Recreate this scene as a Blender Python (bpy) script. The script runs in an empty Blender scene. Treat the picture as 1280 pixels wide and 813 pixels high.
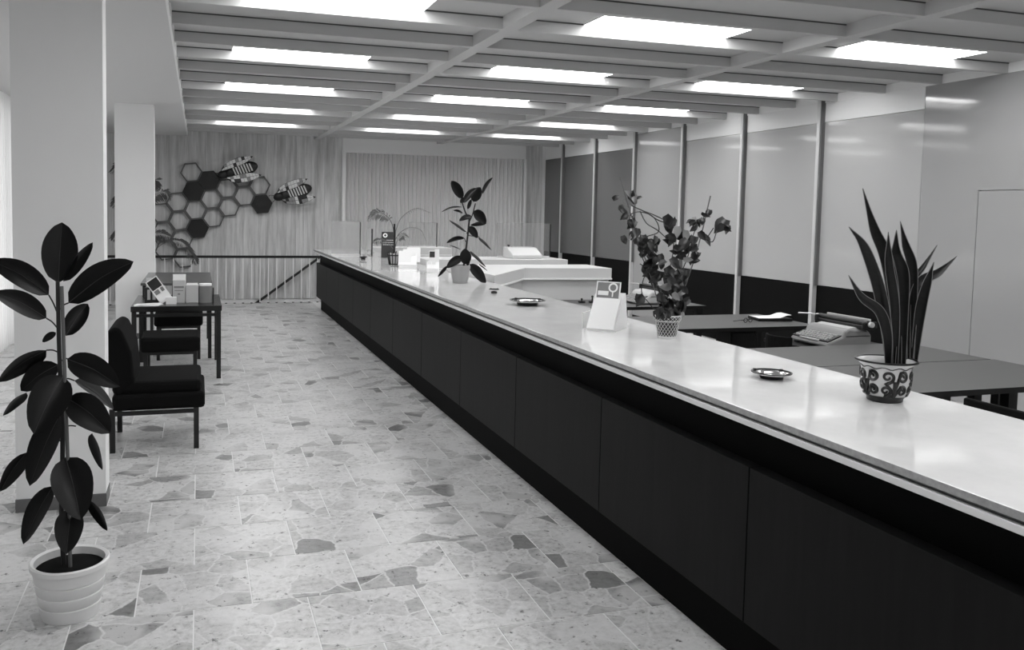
import bpy, bmesh, math, random
from mathutils import Vector, Matrix
R = random.Random(7)
sc = bpy.context.scene
COL = sc.collection
pi = math.pi

# ------------------------------------------------------------------ camera
F, CX, CY, EYE = 1055.617, 572.074, 331.739, Vector((0, 0, 1.75))
RX = Vector((0.955940673, -0.292966425, 0.0186575482))
RY = Vector((-0.000871530687, -0.0663881938, -0.997793490))
RZ = Vector((0.293558633, 0.953815119, -0.0637185039))
cd = bpy.data.cameras.new('camera'); cam = bpy.data.objects.new('camera', cd); COL.objects.link(cam)
cam.matrix_world = Matrix(((RX.x, -RY.x, -RZ.x, 0), (RX.y, -RY.y, -RZ.y, 0), (RX.z, -RY.z, -RZ.z, EYE.z), (0, 0, 0, 1)))
cd.sensor_fit = 'HORIZONTAL'; cd.sensor_width = 36; cd.lens = F / 1280 * 36
cd.shift_x = (640 - CX) / 1280; cd.shift_y = (CY - 406.5) / 1280
cd.clip_start = 0.05; cd.clip_end = 100
sc.camera = cam
# ------------------------------------------------------------------ world, light, exposure
w = bpy.data.worlds.new('World'); sc.world = w; w.use_nodes = True
w.node_tree.nodes['Background'].inputs[0].default_value = (0.9, 0.9, 0.9, 1)
w.node_tree.nodes['Background'].inputs[1].default_value = 2.0
LAMP = 8.0
sc.view_settings.view_transform = 'Standard'; sc.view_settings.look = 'None'
sc.view_settings.exposure = 0.23; sc.view_settings.gamma = 1
sc.view_settings.use_curve_mapping = False
try:
    sc.cycles.use_denoising = True; sc.cycles.max_bounces = 10; sc.cycles.diffuse_bounces = 6
except Exception: pass

# ------------------------------------------------------------------ helpers
def ray(x, y): return RX * ((x - CX) / F) + RY * ((y - CY) / F) + RZ
def atY(x, y, Y): d = ray(x, y); return EYE + d * (Y / d.y)
def lin(v): return v / 12.92 if v <= 0.04045 else ((v + 0.055) / 1.055) ** 2.4
def g(v): l = lin(v); return (l, l, l, 1)
MATS = {}
def mat(name, v, rough=0.5, spec=0.5, metal=0, coat=0, emit=0, noise=None, bump=0, trans=0):
    """grey principled material; noise = (scale xyz, low, high) in sRGB greys, object space"""
    if name in MATS: return MATS[name]
    m = bpy.data.materials.new(name); m.use_nodes = True; MATS[name] = m
    nt = m.node_tree; b = nt.nodes['Principled BSDF']; I = b.inputs
    I['Base Color'].default_value = g(v); I['Roughness'].default_value = rough
    I['Specular IOR Level'].default_value = spec; I['Metallic'].default_value = metal
    I['Coat Weight'].default_value = coat; I['Coat Roughness'].default_value = 0.06
    if trans: I['Transmission Weight'].default_value = trans
    if emit: I['Emission Color'].default_value = (1, 1, 1, 1); I['Emission Strength'].default_value = emit
    if noise:
        s, lo, hi = noise
        tc = nt.nodes.new('ShaderNodeTexCoord'); oi = nt.nodes.new('ShaderNodeObjectInfo')
        mp = nt.nodes.new('ShaderNodeMapping'); mp.inputs['Scale'].default_value = s
        ad = nt.nodes.new('ShaderNodeVectorMath'); ad.operation = 'MULTIPLY_ADD'
        ad.inputs[1].default_value = (37, 23, 51)
        nt.links.new(oi.outputs['Random'], ad.inputs[0]); nt.links.new(mp.outputs[0], ad.inputs[2])
        nz = nt.nodes.new('ShaderNodeTexNoise'); nz.inputs['Scale'].default_value = 1; nz.inputs['Detail'].default_value = 5
        nz.inputs['Roughness'].default_value = 0.65
        cr = nt.nodes.new('ShaderNodeValToRGB'); cr.color_ramp.elements[0].position = 0.3; cr.color_ramp.elements[1].position = 0.7
        cr.color_ramp.elements[0].color = g(lo); cr.color_ramp.elements[1].color = g(hi)
        L = nt.links.new
        L(tc.outputs['Object'], mp.inputs[0]); L(ad.outputs[0], nz.inputs['Vector']); L(nz.outputs['Fac'], cr.inputs[0]); L(cr.outputs[0], I['Base Color'])
        if bump:
            bp = nt.nodes.new('ShaderNodeBump'); bp.inputs['Strength'].default_value = bump; bp.inputs['Distance'].default_value = 0.01
            L(nz.outputs['Fac'], bp.inputs['Height']); L(bp.outputs[0], I['Normal'])
    return m

class MB:
    """collects verts and faces, then links them as ONE mesh object"""
    def __init__(s): s.v = []; s.f = []; s.m = []
    def add(s, vs, fs, mi=0):
        o = len(s.v); s.v += [tuple(p) for p in vs]; s.f += [tuple(i + o for i in q) for q in fs]; s.m += [mi] * len(fs); return s
    def box(s, x0, x1, y0, y1, z0, z1, mi=0, top=None):
        s.add([(x0, y0, z0), (x1, y0, z0), (x1, y1, z0), (x0, y1, z0), (x0, y0, z1), (x1, y0, z1), (x1, y1, z1), (x0, y1, z1)],
              [(0, 3, 2, 1), (0, 1, 5, 4), (1, 2, 6, 5), (2, 3, 7, 6), (3, 0, 4, 7)], mi)
        o = len(s.v) - 8; s.f.append((o + 4, o + 5, o + 6, o + 7)); s.m.append(mi if top is None else top); return s
    def prism(s, poly, z0, z1, mi=0):
        n = len(poly)
        return s.add([(x, y, z0) for x, y in poly] + [(x, y, z1) for x, y in poly],
                     [tuple(range(n - 1, -1, -1)), tuple(range(n, 2 * n))] + [(i, (i + 1) % n, n + (i + 1) % n, n + i) for i in range(n)], mi)
    def prismY(s, poly, y0, y1, mi=0):   # poly in (x,z), extruded along y
        n = len(poly)
        return s.add([(x, y0, z) for x, z in poly] + [(x, y1, z) for x, z in poly],
                     [tuple(range(n)), tuple(range(2 * n - 1, n - 1, -1))] + [(i, n + i, n + (i + 1) % n, (i + 1) % n) for i in range(n)], mi)
    def prismX(s, poly, x0, x1, mi=0):   # poly in (y,z), extruded along x
        n = len(poly)
        return s.add([(x0, y, z) for y, z in poly] + [(x1, y, z) for y, z in poly],
                     [tuple(range(n - 1, -1, -1)), tuple(range(n, 2 * n))] + [(i, (i + 1) % n, n + (i + 1) % n, n + i) for i in range(n)], mi)
    def lathe(s, prof, n=32, c=(0, 0, 0), mi=0):   # prof (r,z) from bottom to top
        vs = []; fs = []
        for r_, z in prof:
            for k in range(n):
                a = 2 * pi * k / n; vs.append((c[0] + r_ * math.cos(a), c[1] + r_ * math.sin(a), c[2] + z))
        for j in range(len(prof) - 1):
            for k in range(n):
                fs.append((j * n + k, j * n + (k + 1) % n, (j + 1) * n + (k + 1) % n, (j + 1) * n + k))
        return s.add(vs, fs, mi)
    def tube(s, pts, r, n=6, mi=0):
        pts = [Vector(p) for p in pts]; rs = r if isinstance(r, (list, tuple)) else [r] * len(pts)
        vs = []; fs = []; up = None
        for i, p in enumerate(pts):
            t = (pts[min(i + 1, len(pts) - 1)] - pts[max(i - 1, 0)]).normalized()
            if up is None: up = t.orthogonal().normalized()
            up = (up - t * up.dot(t)).normalized(); q = t.cross(up)
            for k in range(n):
                a = 2 * pi * k / n; vs.append(p + (up * math.cos(a) + q * math.sin(a)) * rs[i])
        for i in range(len(pts) - 1):
            for k in range(n): fs.append((i * n + k, i * n + (k + 1) % n, (i + 1) * n + (k + 1) % n, (i + 1) * n + k))
        fs.append(tuple(range(n - 1, -1, -1))); fs.append(tuple(range((len(pts) - 1) * n, len(pts) * n)))
        return s.add(vs, fs, mi)
    def ellipsoid(s, c, r, n=16, m=10, mi=0):
        vs = []; fs = []
        for j in range(m + 1):
            t = pi * j / m
            for k in range(n):
                a = 2 * pi * k / n
                vs.append((c[0] + r[0] * math.sin(t) * math.cos(a), c[1] + r[1] * math.sin(t) * math.sin(a), c[2] - r[2] * math.cos(t)))
        for j in range(m):
            for k in range(n): fs.append((j * n + k, j * n + (k + 1) % n, (j + 1) * n + (k + 1) % n, (j + 1) * n + k))
        return s.add(vs, fs, mi)
    def mesh(s, name, mats, smooth=False, weld=True):
        me = bpy.data.meshes.new(name); me.from_pydata(s.v, [], s.f)
        for m in (mats if isinstance(mats, (list, tuple)) else [mats]): me.materials.append(m)
        for p, k in zip(me.polygons, s.m): p.material_index = k
        if smooth:
            me.shade_smooth() if hasattr(me, 'shade_smooth') else [setattr(p, 'use_smooth', True) for p in me.polygons]
            try: me.set_sharp_from_angle(angle=math.radians(42))
            except Exception: pass
        me.update(); return me
    def build(s, name, mats, parent=None, smooth=False, bevel=0, loc=None, rot=None):
        return put(name, s.mesh(name, mats, smooth), parent, loc, rot, bevel)
def put(name, me, parent=None, loc=None, rot=None, bevel=0):
    o = bpy.data.objects.new(name, me); COL.objects.link(o)
    if parent is not None: o.parent = parent
    if loc is not None: o.location = loc
    if rot is not None: o.rotation_euler = rot
    if bevel:
        b = o.modifiers.new('edge', 'BEVEL'); b.width = bevel; b.segments = 2; b.limit_method = 'ANGLE'
    return o
def tag(o, label=None, cat=None, group=None, kind=None):
    for k, v in (('label', label), ('category', cat), ('group', group), ('kind', kind)):
        if v: o[k] = v
    return o
def thing(name, loc, label, cat, group=None, rz=0, kind=None):
    o = bpy.data.objects.new(name, None); COL.objects.link(o); o.location = loc; o.rotation_euler = (0, 0, rz)
    o.empty_display_size = 0.1
    return tag(o, label, cat, group, kind)
def copy_tree(o, parent=None):
    c = o.copy(); COL.objects.link(c)
    if parent is not None: c.parent = parent
    for ch in list(o.children): copy_tree(ch, c)
    return c
def spline(pts, n=6):
    pts = [Vector(p) for p in pts]
    if len(pts) < 3: return [pts[0].lerp(pts[-1], k / n) for k in range(n + 1)]
    P = [pts[0] * 2 - pts[1]] + pts + [pts[-1] * 2 - pts[-2]]; out = []
    for i in range(1, len(P) - 2):
        a, b, c, d = P[i - 1:i + 3]
        for k in range(n):
            t = k / n
            out.append(0.5 * ((2 * b) + (c - a) * t + (2 * a - 5 * b + 4 * c - d) * t * t + (3 * b - a - 3 * c + d) * t ** 3))
    out.append(pts[-1]); return out
def leaf_strip(mb, path, width, roll=0.0, fold=0.15, prof=None, thick=0.0, mi=0, mid=None):
    """a leaf blade along a 3-D path: five points across, folded along its midrib; roll turns it about its own axis from broadside"""
    n = len(path); vs = []; fs = []
    prof = prof or (lambda t: math.sin(pi * min(1, max(0, t)) ** 0.85) ** 0.62)
    for i, p in enumerate(path):
        t = (path[min(i + 1, n - 1)] - path[max(i - 1, 0)]).normalized()
        v = (EYE - p).normalized()
        s_ = t.cross(v)
        if s_.length < 0.2: s_ = t.cross(Vector((0, 0, 1)))
        s_.normalize(); nn = s_.cross(t).normalized()
        s2 = s_ * math.cos(roll) + nn * math.sin(roll); n2 = nn * math.cos(roll) - s_ * math.sin(roll)
        h = width * 0.5 * prof(i / (n - 1))
        for u in (-1, -0.5, 0, 0.5, 1): vs.append(p + s2 * (u * h) + n2 * (abs(u) ** 1.5 * h * fold * 2))
    for i in range(n - 1):
        for k in range(4): fs.append((i * 5 + k, i * 5 + k + 1, i * 5 + k + 6, i * 5 + k + 5))
    mb.add(vs, fs, mi); return mb
# ------------------------------------------------------------------ materials
M_white = mat('painted_plaster', 0.93, 0.7, 0.2)
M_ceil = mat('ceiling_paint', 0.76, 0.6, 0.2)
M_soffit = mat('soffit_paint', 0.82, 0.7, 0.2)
M_conc = mat('board_marked_concrete', 0.72, 0.85, 0.15, noise=((14, 14, 0.9), 0.67, 0.90), bump=0.25)
M_lintel = mat('smooth_concrete', 0.92, 0.8, 0.15)
M_black = mat('black_lacquer', 0.06, 0.45, 0.2)
M_panel = mat('black_laminate_panel', 0.07, 0.5, 0.12, noise=((25, 25, 2), 0.04, 0.08))
M_fascia = mat('black_fascia', 0.02, 0.6, 0.05)
M_marble = mat('polished_white_marble', 0.82, 0.05, 0.5, noise=((5, 5, 5), 0.81, 0.85))
M_marblecut = mat('marble_cut_edge', 0.60, 0.4, 0.3, noise=((40, 40, 40), 0.55, 0.66))
M_groove = mat('dark_groove', 0.30, 0.5)
M_steel = mat('brushed_aluminium', 0.88, 0.35, 0.5, metal=0.2)
M_lamin = mat('white_laminate', 0.80, 0.4, 0.4)
M_glass_f = mat('frosted_wall_glass', 0.71, 0.07, 1.0)
M_glass_d = mat('grey_wall_board', 0.42, 0.25, 0.6)
M_gloss = mat('glossy_wall_panel', 0.64, 0.08, 1.0)
M_trans = mat('white_transom_board', 0.92, 0.45, 0.4)
M_low = mat('black_dado_board', 0.05, 0.6, 0.1)
M_mull = mat('satin_metal_post', 0.84, 0.35, 0.5, metal=0.25)
M_lamp = mat('lit_diffuser', 0.9, 0.6, 0.2, emit=LAMP)
M_dark = mat('dark_metal', 0.06, 0.45)
M_curt = mat('curtain_cloth', 0.88, 0.9, 0.1)
M_rail = mat('pale_baluster_paint', 0.92, 0.4)
M_soil = mat('potting_soil', 0.05, 0.95, 0.1)
M_leaf = mat('rubber_plant_leaf', 0.035, 0.36, 0.22)
M_leaf_mid = mat('leaf_midrib', 0.16, 0.5)
M_stem = mat('plant_stem', 0.09, 0.6)
M_cane = mat('pale_cane', 0.36, 0.6)
M_fabric = mat('black_upholstery', 0.07, 0.95, 0.1)
M_top = mat('grey_linoleum_top', 0.30, 0.42, 0.4)
M_paper = mat('white_paper', 0.93, 0.8, 0.2)
M_grey = mat('mid_grey_card', 0.50, 0.6)
M_lgrey = mat('light_grey_card', 0.76, 0.6)
M_dkcard = mat('dark_card', 0.13, 0.5)
M_glass = mat('clear_screen_glass', 0.95, 0.02, 0.5, trans=0.95)
M_skirt_shade = mat('grey_skirting_post_shade', 0.40, 0.5)
M_sheer = mat('sheer_white_curtain', 0.9, 0.9, 0.1)
_b = M_sheer.node_tree.nodes['Principled BSDF']; _t = M_sheer.node_tree.nodes.new('ShaderNodeBsdfTranslucent'); _t.inputs[0].default_value = g(0.93)
_x = M_sheer.node_tree.nodes.new('ShaderNodeMixShader'); _x.inputs[0].default_value = 0.55
M_sheer.node_tree.links.new(_b.outputs[0], _x.inputs[1]); M_sheer.node_tree.links.new(_t.outputs[0], _x.inputs[2])
M_sheer.node_tree.links.new(_x.outputs[0], M_sheer.node_tree.nodes['Material Output'].inputs[0])

def floor_material():
    m = bpy.data.materials.new('palladiana_marble'); m.use_nodes = True; nt = m.node_tree; L = nt.links.new; N = nt.nodes.new
    b = nt.nodes['Principled BSDF']; b.inputs['Roughness'].default_value = 0.28; b.inputs['Specular IOR Level'].default_value = 0.45
    tc = N('ShaderNodeTexCoord'); oi = N('ShaderNodeObjectInfo')
    ad = N('ShaderNodeVectorMath'); ad.operation = 'MULTIPLY_ADD'; ad.inputs[1].default_value = (61, 43, 0)
    L(oi.outputs['Random'], ad.inputs[0]); L(tc.outputs['Object'], ad.inputs[2])
    def noise(scale, det, rough=0.5, src=ad):
        n = N('ShaderNodeTexNoise'); n.inputs['Scale'].default_value = scale; n.inputs['Detail'].default_value = det; n.inputs['Roughness'].default_value = rough; L(src.outputs[0], n.inputs['Vector']); return n
    def ramp(src, *pts):
        r = N('ShaderNodeValToRGB'); e = r.color_ramp.elements; e[0].position, e[1].position = pts[0][0], pts[-1][0]; e[0].color, e[1].color = g(pts[0][1]), g(pts[-1][1])
        for p, v in pts[1:-1]: q = e.new(p); q.color = g(v)
        L(src, r.inputs[0]); return r
    def mix(fac, a, c, mode='MIX'):
        x = N('ShaderNodeMix'); x.data_type = 'RGBA'; x.blend_type = mode
        for key, v in (('Factor', fac), ('A', a), ('B', c)):
            if hasattr(v, 'is_linked'): L(v, x.inputs[key])
            else: x.inputs[key].default_value = v
        return x.outputs['Result']
    nz = noise(11, 3)
    wb = N('ShaderNodeVectorMath'); wb.operation = 'MULTIPLY_ADD'; wb.inputs[1].default_value = (0.055, 0.055, 0); L(nz.outputs['Color'], wb.inputs[0]); L(ad.outputs[0], wb.inputs[2])
    def vor(feature, scale):
        mp = N('ShaderNodeMapping'); mp.inputs['Scale'].default_value = (scale, scale, 0.001); L(wb.outputs[0], mp.inputs[0])
        v = N('ShaderNodeTexVoronoi'); v.voronoi_dimensions = '2D'; v.feature = feature; v.inputs['Scale'].default_value = 1; L(mp.outputs[0], v.inputs['Vector']); return v
    c1, e1 = vor('F1', 6.0), vor('DISTANCE_TO_EDGE', 6.0)
    sx = N('ShaderNodeSeparateColor'); L(c1.outputs['Color'], sx.inputs[0])
    shard = ramp(sx.outputs[0], (0, 0.46), (0.05, 0.54), (0.14, 0.68), (0.30, 0.75), (0.6, 0.80), (1, 0.83))
    vein = noise(26, 5, 0.7); shade = ramp(vein.outputs['Fac'], (0.28, 0.68), (0.45, 0.90), (0.65, 1.0))
    col = mix(1.0, shard.outputs[0], shade.outputs[0], 'MULTIPLY')
    gr = ramp(e1.outputs['Distance'], (0.012, 1.0), (0.045, 0.0)); gn = noise(60, 3)
    gcol = ramp(gn.outputs['Fac'], (0.35, 0.74), (0.6, 0.81))
    col = mix(gr.outputs[0], col, gcol.outputs[0])
    big = noise(3.0, 2); plain = ramp(big.outputs['Fac'], (0.50, 0.0), (0.60, 0.8))
    col = mix(plain.outputs[0], col, g(0.80))
    pit = noise(20, 6, 0.75); pm_ = ramp(pit.outputs['Fac'], (0.335, 0.18), (0.37, 0.70), (0.42, 1.0))
    col = mix(1.0, col, pm_.outputs[0], 'MULTIPLY')
    L(col, b.inputs['Base Color'])
    return m
M_floor = floor_material()
M_grout = mat('floor_grout', 0.88, 0.6, 0.3)

# ================================================================== THE SETTING
XL, XR, YB, YF = -2.3, 7.05, 16.7, -4.0
ZB, ZC, ZS = 3.10, 3.19, 3.06      # beam undersides, coffer tops, soffit
XC = 1.93                          # counter front edge
floor = MB().box(XL, 2.3, YF, 15.86, -0.25, -0.002).box(2.3, XR, YF, YB, -0.25, -0.002).build('floor', M_grout)
tag(floor, 'pale palladiana marble floor of square tiles in staggered rows', 'floor', kind='structure')
# floor tiles, running bond, as in the photograph
TW, TD, Y0, J = 0.49, 0.4865, 3.737, 0.0055
meshes = {}
def tile_mesh(w_, d_):
    k = (round(w_, 3), round(d_, 3))
    if k not in meshes:
        b = 0.001; h = J / 2; x0, x1, y0, y1 = -w_ / 2 + h, w_ / 2 - h, -d_ / 2 + h, d_ / 2 - h
        mb = MB(); mb.add([(x0, y0, -0.006), (x1, y0, -0.006), (x1, y1, -0.006), (x0, y1, -0.006), (x0, y0, -0.0015), (x1, y0, -0.0015), (x1, y1, -0.0015), (x0, y1, -0.0015),
                           (x0 + b, y0 + b, 0), (x1 - b, y0 + b, 0), (x1 - b, y1 - b, 0), (x0 + b, y1 - b, 0)],
                          [(0, 1, 5, 4), (1, 2, 6, 5), (2, 3, 7, 6), (3, 0, 4, 7), (4, 5, 9, 8), (5, 6, 10, 9), (6, 7, 11, 10), (7, 4, 8, 11), (8, 9, 10, 11)])
        meshes[k] = mb.mesh('tile', M_floor)
    return meshes[k]
rest = MB()
for k in range(-16, 27):
    y0 = Y0 + k * TD; y1 = min(y0 + TD, 15.86 if k < 30 else YB)
    if y1 - y0 < 0.05: continue
    off = -0.262 if k % 2 == 0 else -0.02
    for (lo, hi) in ((XL, 2.04), (2.75, XR)):
        i0 = math.floor((lo - off) / TW)
        x = off + i0 * TW
        while x < hi - 0.001:
            a, c = max(x, lo), min(x + TW, hi)
            if c - a > 0.03:
                if y0 > 2.25 and hi < 3:
                    put('tile', tile_mesh(c - a, y1 - y0), floor, ((a + c) / 2, (y0 + y1) / 2, 0))
                else:
                    h = J / 2; rest.box(a + h, c - h, y0 + h, y1 - h, -0.006, 0)
            x += TW
for k in range(27, 30): pass
ro = rest.build('tile_field', M_floor, floor); ro['kind'] = 'stuff'
# walls
wb = MB().box(XL - 0.2, 7.3, YB, YB + 0.2, -1.6, 3.4).build('wall_back', M_lintel)
tag(wb, 'far wall of board-marked grey concrete', 'wall', kind='structure')
x = XL
brd = [MB().box(-w_ / 2, w_ / 2, -0.02, 0, -1.5, 1.7).mesh('board', M_conc) for w_ in (0.15, 0.18, 0.21)]
while x < XR - 0.05:
    i = R.randrange(3); w_ = (0.15, 0.18, 0.21)[i]
    if x + w_ > XR: break
    if not (2.78 < x + w_ / 2 < 6.45):
        put('board', brd[i], wb, (x + w_ / 2, YB - R.uniform(0, 0.012), 1.49))
    x += w_ + 0.003
MB().box(2.70, 6.54, YB - 0.16, YB - 0.0, 2.86, 3.19).box(2.70, 2.765, YB - 0.16, YB, -0.2, 2.86).box(6.515, 6.56, YB - 0.16, YB, -0.2, 2.86).build('curtain_lintel', M_lintel, wb)
WY0, WY1 = 6.2, 13.2
wl = MB().box(XL - 0.2, XL, WY1, YB, -1.6, 3.4).box(XL - 0.2, XL, YF, WY0, -0.2, 3.4).box(XL - 0.2, XL, WY0, WY1, -0.2, 0.04).box(XL - 0.2, XL, WY0, WY1, 3.0, 3.4).build('wall_left', M_white)
tag(wl, 'white plastered wall beyond the square pillars', 'wall', kind='structure')
MB().box(XL, XL + 0.015, YF, WY0, 0, 0.07).build('skirting', M_skirt_shade, wl)
win = MB().box(XL - 0.16, XL - 0.10, WY0, WY1, 0.04, 0.10).build('window_1', M_dark)
MB().box(XL - 0.16, XL - 0.10, WY0, WY1, 2.94, 3.0).build('window_frame', M_dark, win)
for k in range(5): MB().box(XL - 0.16, XL - 0.10, WY0 + (WY1 - WY0 - 0.06) * k / 4, WY0 + (WY1 - WY0 - 0.06) * k / 4 + 0.06, 0.10, 2.94).build('window_frame', M_dark, win)
tag(win, 'wide street window behind the sheer white curtain', 'window', kind='structure')
mb = MB(); n = 90 * 6; vs = []; fs = []
for i in range(n + 1):
    y = WY0 - 0.4 + (WY1 - WY0 + 0.8) * i / n; x = XL + 0.07 + 0.03 * math.sin(i / 6 * 2 * pi) + 0.012 * math.sin(i * 0.07)
    for z in (0.012 + 0.012 * math.sin(i * 0.9), 1.5, 3.05): vs.append((x, y, z))
for i in range(n):
    for j in (0, 1): fs.append((i * 3 + j, (i + 1) * 3 + j, (i + 1) * 3 + j + 1, i * 3 + j + 1))
mb.add(vs, fs); cu = mb.build('sheer_curtain', M_sheer, smooth=True); tag(cu, 'sheer white curtain hanging to the floor along the left wall', 'curtain')
wn = MB().box(XL - 0.2, 7.3, YF - 0.2, YF, -0.2, 3.4).build('wall_front', M_white)
tag(wn, 'white wall opposite the concrete wall', 'wall', kind='structure')
ws = MB().box(2.30, 2.45, 15.86, YB, -1.6, -0.26).box(XL, 2.30, 15.80, 15.86, -1.6, -0.26).box(XL, 2.3, 15.86, YB, -1.6, -1.5).build('wall_stairwell', M_lintel)
tag(ws, 'concrete lining of the stair opening behind the railing', 'wall', kind='structure')
# ceiling: slab, coffer beams
ce = MB().box(-0.25, 7.3, YF - 0.2, YB + 0.2, ZC, 3.4).build('ceiling', M_ceil)
tag(ce, 'white coffered ceiling with a grid of shallow beams', 'ceiling', kind='structure')
BAYS = ((-0.2, 2.15), (2.27, 4.60), (4.72, 7.05))
PY, BT = 0.715, 0.06
yk = lambda k: 5.255 + PY * k
for a, c in ((2.15, 2.27), (4.60, 4.72)):
    MB().box(a, c, YF, YB, ZB, ZC + 0.01).build('long_beam', M_ceil, ce)
tb = [MB().box(a, c, 0, BT, ZB, ZC + 0.01).box(a, c, -0.006, 0, ZC - 0.009, ZC, 1).mesh('cross_beam', [M_ceil, M_groove]) for a, c in BAYS]
for k in range(-13, 16):
    for b_ in range(3): put('cross_beam', tb[b_], ce, (0, yk(k), 0))
cl = MB().box(XL - 0.2, -0.2, YF - 0.2, YB + 0.2, ZS, 3.4).build('ceiling_left', M_soffit)
tag(cl, 'plain lowered soffit over the pillars', 'ceiling', kind='structure')
MB().box(-0.2, -0.185, YF, YB, ZS - 0.004, ZC).build('soffit_trim', M_white, cl)
# lit coffers
ORD = ['first', 'second', 'third', 'fourth', 'fifth', 'sixth', 'seventh', 'eighth', 'ninth', 'tenth']
dif = MB().box(-0.6225, 0.6225, 0.01, PY - BT - 0.004, -0.010, -0.004).mesh('diffuser', M_lamp)
frm = MB().box(-0.004, 0.004, 0.005, PY - BT, -0.010, 0).mesh('lamp_frame', M_white)
LX = ((0.923, 'along the plain soffit'), (3.43, 'in the middle bay'), (5.77, 'along the glass partition'))
for n, k in enumerate((13, 10, 7, 4, 1, -2, -5, -8)):
    for lx, where in LX:
        t = thing('ceiling_light', (lx, yk(k - 1) + BT, ZC), 'lit white ceiling panel %s, %s row out from the concrete wall' % (where, ORD[n]), 'light', 'lit ceiling panels in the coffers')
        put('diffuser', dif, t); put('lamp_frame', frm, t, (-0.6265, 0, 0)); put('lamp_frame', frm, t, (0.6265, 0, 0))
# pillars
for (x0, x1, y0, lab) in ((-0.985, -0.515, 5.2, 'square white pillar behind the tall potted rubber plant'), (-1.03, -0.548, 11.75, 'square white pillar beside the far tables')):
    p = MB().box(x0, x1, y0, y0 + 0.19, 0, ZS + 0.05).build('pillar', M_white); tag(p, lab, 'pillar', kind='structure')
    MB().box(x0 - 0.004, x1 + 0.004, y0 - 0.008, y0 + 0.194, 0, 0.075).build('skirting', M_skirt_shade, p)
# right wall: glazed partition then glossy panels
wr = MB().box(XR + 0.04, 7.3, YF, YB, -0.2, 3.4).build('wall_right', M_trans)
tag(wr, 'tall partition wall of pale panels over a black dado', 'wall', kind='structure')
PST = [6.885 + 1.4775 * i for i in range(7)]       # post lines along the wall: 6.885 ... 15.75
def rpan(name, y0, y1, z0, z1, m, dx=0.0, t=0.035): return MB().box(XR + dx, XR + dx + t, y0, y1, z0, z1).build(name, m, wr)
ends = PST + [YB]
for i in range(7):
    y0, y1 = ends[i] + 0.006, ends[i + 1] - 0.006
    if i == 3:
        rpan('tall_panel', y0 + 0.03, y1, 0.06, 3.16, M_gloss, -0.012); rpan('dado_panel', y0, y1, 0, 0.06, M_low); continue
    rpan('glass_panel', y0, y1, 0.955, 2.872, M_glass_f if i < 3 else M_glass_d); rpan('dado_panel', y0, y1, 0, 0.95, M_low, 0.005); rpan('transom_panel', y0, y1, 2.876, 3.16, M_trans, -0.005)
pm = MB().box(-0.03, 0.03, -0.025, 0.025, 0, 3.16).box(-0.02, 0.04, -0.047, -0.025, 0.95, 3.16, 1).mesh('post', [M_mull, M_skirt_shade])  # second box: darker strip painting in the shaded near side of the post
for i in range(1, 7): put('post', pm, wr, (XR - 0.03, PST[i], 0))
for y0, y1 in ((5.0, 6.879), (3.1, 4.995), (1.2, 3.095), (-0.7, 1.195), (-4, -0.705)):
    if y0 == 5.0:
        MB().prismX([(6.213, 0), (y1, 0), (y1, 3.16), (y0, 3.16), (y0, 2.04), (6.213, 2.04)], XR - 0.01, XR + 0.025).build('glossy_panel', M_gloss, wr)
        d = MB().box(XR - 0.008, XR + 0.03, 5.26, 6.207, 0.005, 2.034).box(XR - 0.008, XR + 0.03, 5.0, 5.254, 0.005, 2.033).build('door_1', M_gloss); tag(d, 'flush door leaf hidden in the glossy wall panels', 'door', kind='structure')
    else: rpan('glossy_panel', y0, y1, 0, 3.16, M_gloss, -0.01)
te = MB().box(XR - 0.015, XR + 0.04, YF, YB, ZB, ZC).build('trim_1', M_white); tag(te, 'white edge strip between the coffered ceiling and the glass partition', 'trim', kind='structure')

# ================================================================== THINGS
# curtain in the recess of the concrete wall
mb = MB(); n = 44 * 8; vs = []; fs = []
for i in range(n + 1):
    x = 2.78 + (6.50 - 2.78) * i / n; ph = i / 8 * 2 * pi
    y = YB - 0.085 + 0.042 * math.sin(ph) + 0.008 * math.sin(i * 0.11)
    for z in (0.02, 1.4, 2.86): vs.append((x, y, z))
for i in range(n):
    for j in (0, 1): fs.append((i * 3 + j, (i + 1) * 3 + j, (i + 1) * 3 + j + 1, i * 3 + j + 1))
mb.add(vs, fs); cu = mb.build('curtain', M_curt, smooth=True); tag(cu, 'long pleated grey curtain across the far concrete wall', 'curtain')
# stair railing
rl = thing('stair_railing', (0, 15.8, 0), 'low railing of thin pale bars under a black rail, before the concrete wall', 'railing')
MB().box(XL, 2.2, -0.025, 0.025, 0.83, 0.875).build('top_rail', M_dark, rl)
bal = MB().box(-0.008, 0.008, -0.006, 0.006, 0.0, 0.83).mesh('baluster', M_rail); sh = MB().box(-0.018, 0.018, -0.012, 0.012, 0, 0.014).mesh('shoe', M_dark)
for i in range(30):
    b_ = put('baluster', bal, rl, (2.13 - 0.15 * i, 0, 0)); put('shoe', sh, b_)
hr = MB().tube([(0.62, YB - 0.12, -0.42), (1.0, YB - 0.12, -0.13), (2.26, YB - 0.12, 0.79)], 0.024, 8).build('stair_handrail', M_dark)
tag(hr, 'black sloping handrail descending behind the thin pale bars', 'handrail')

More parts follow.
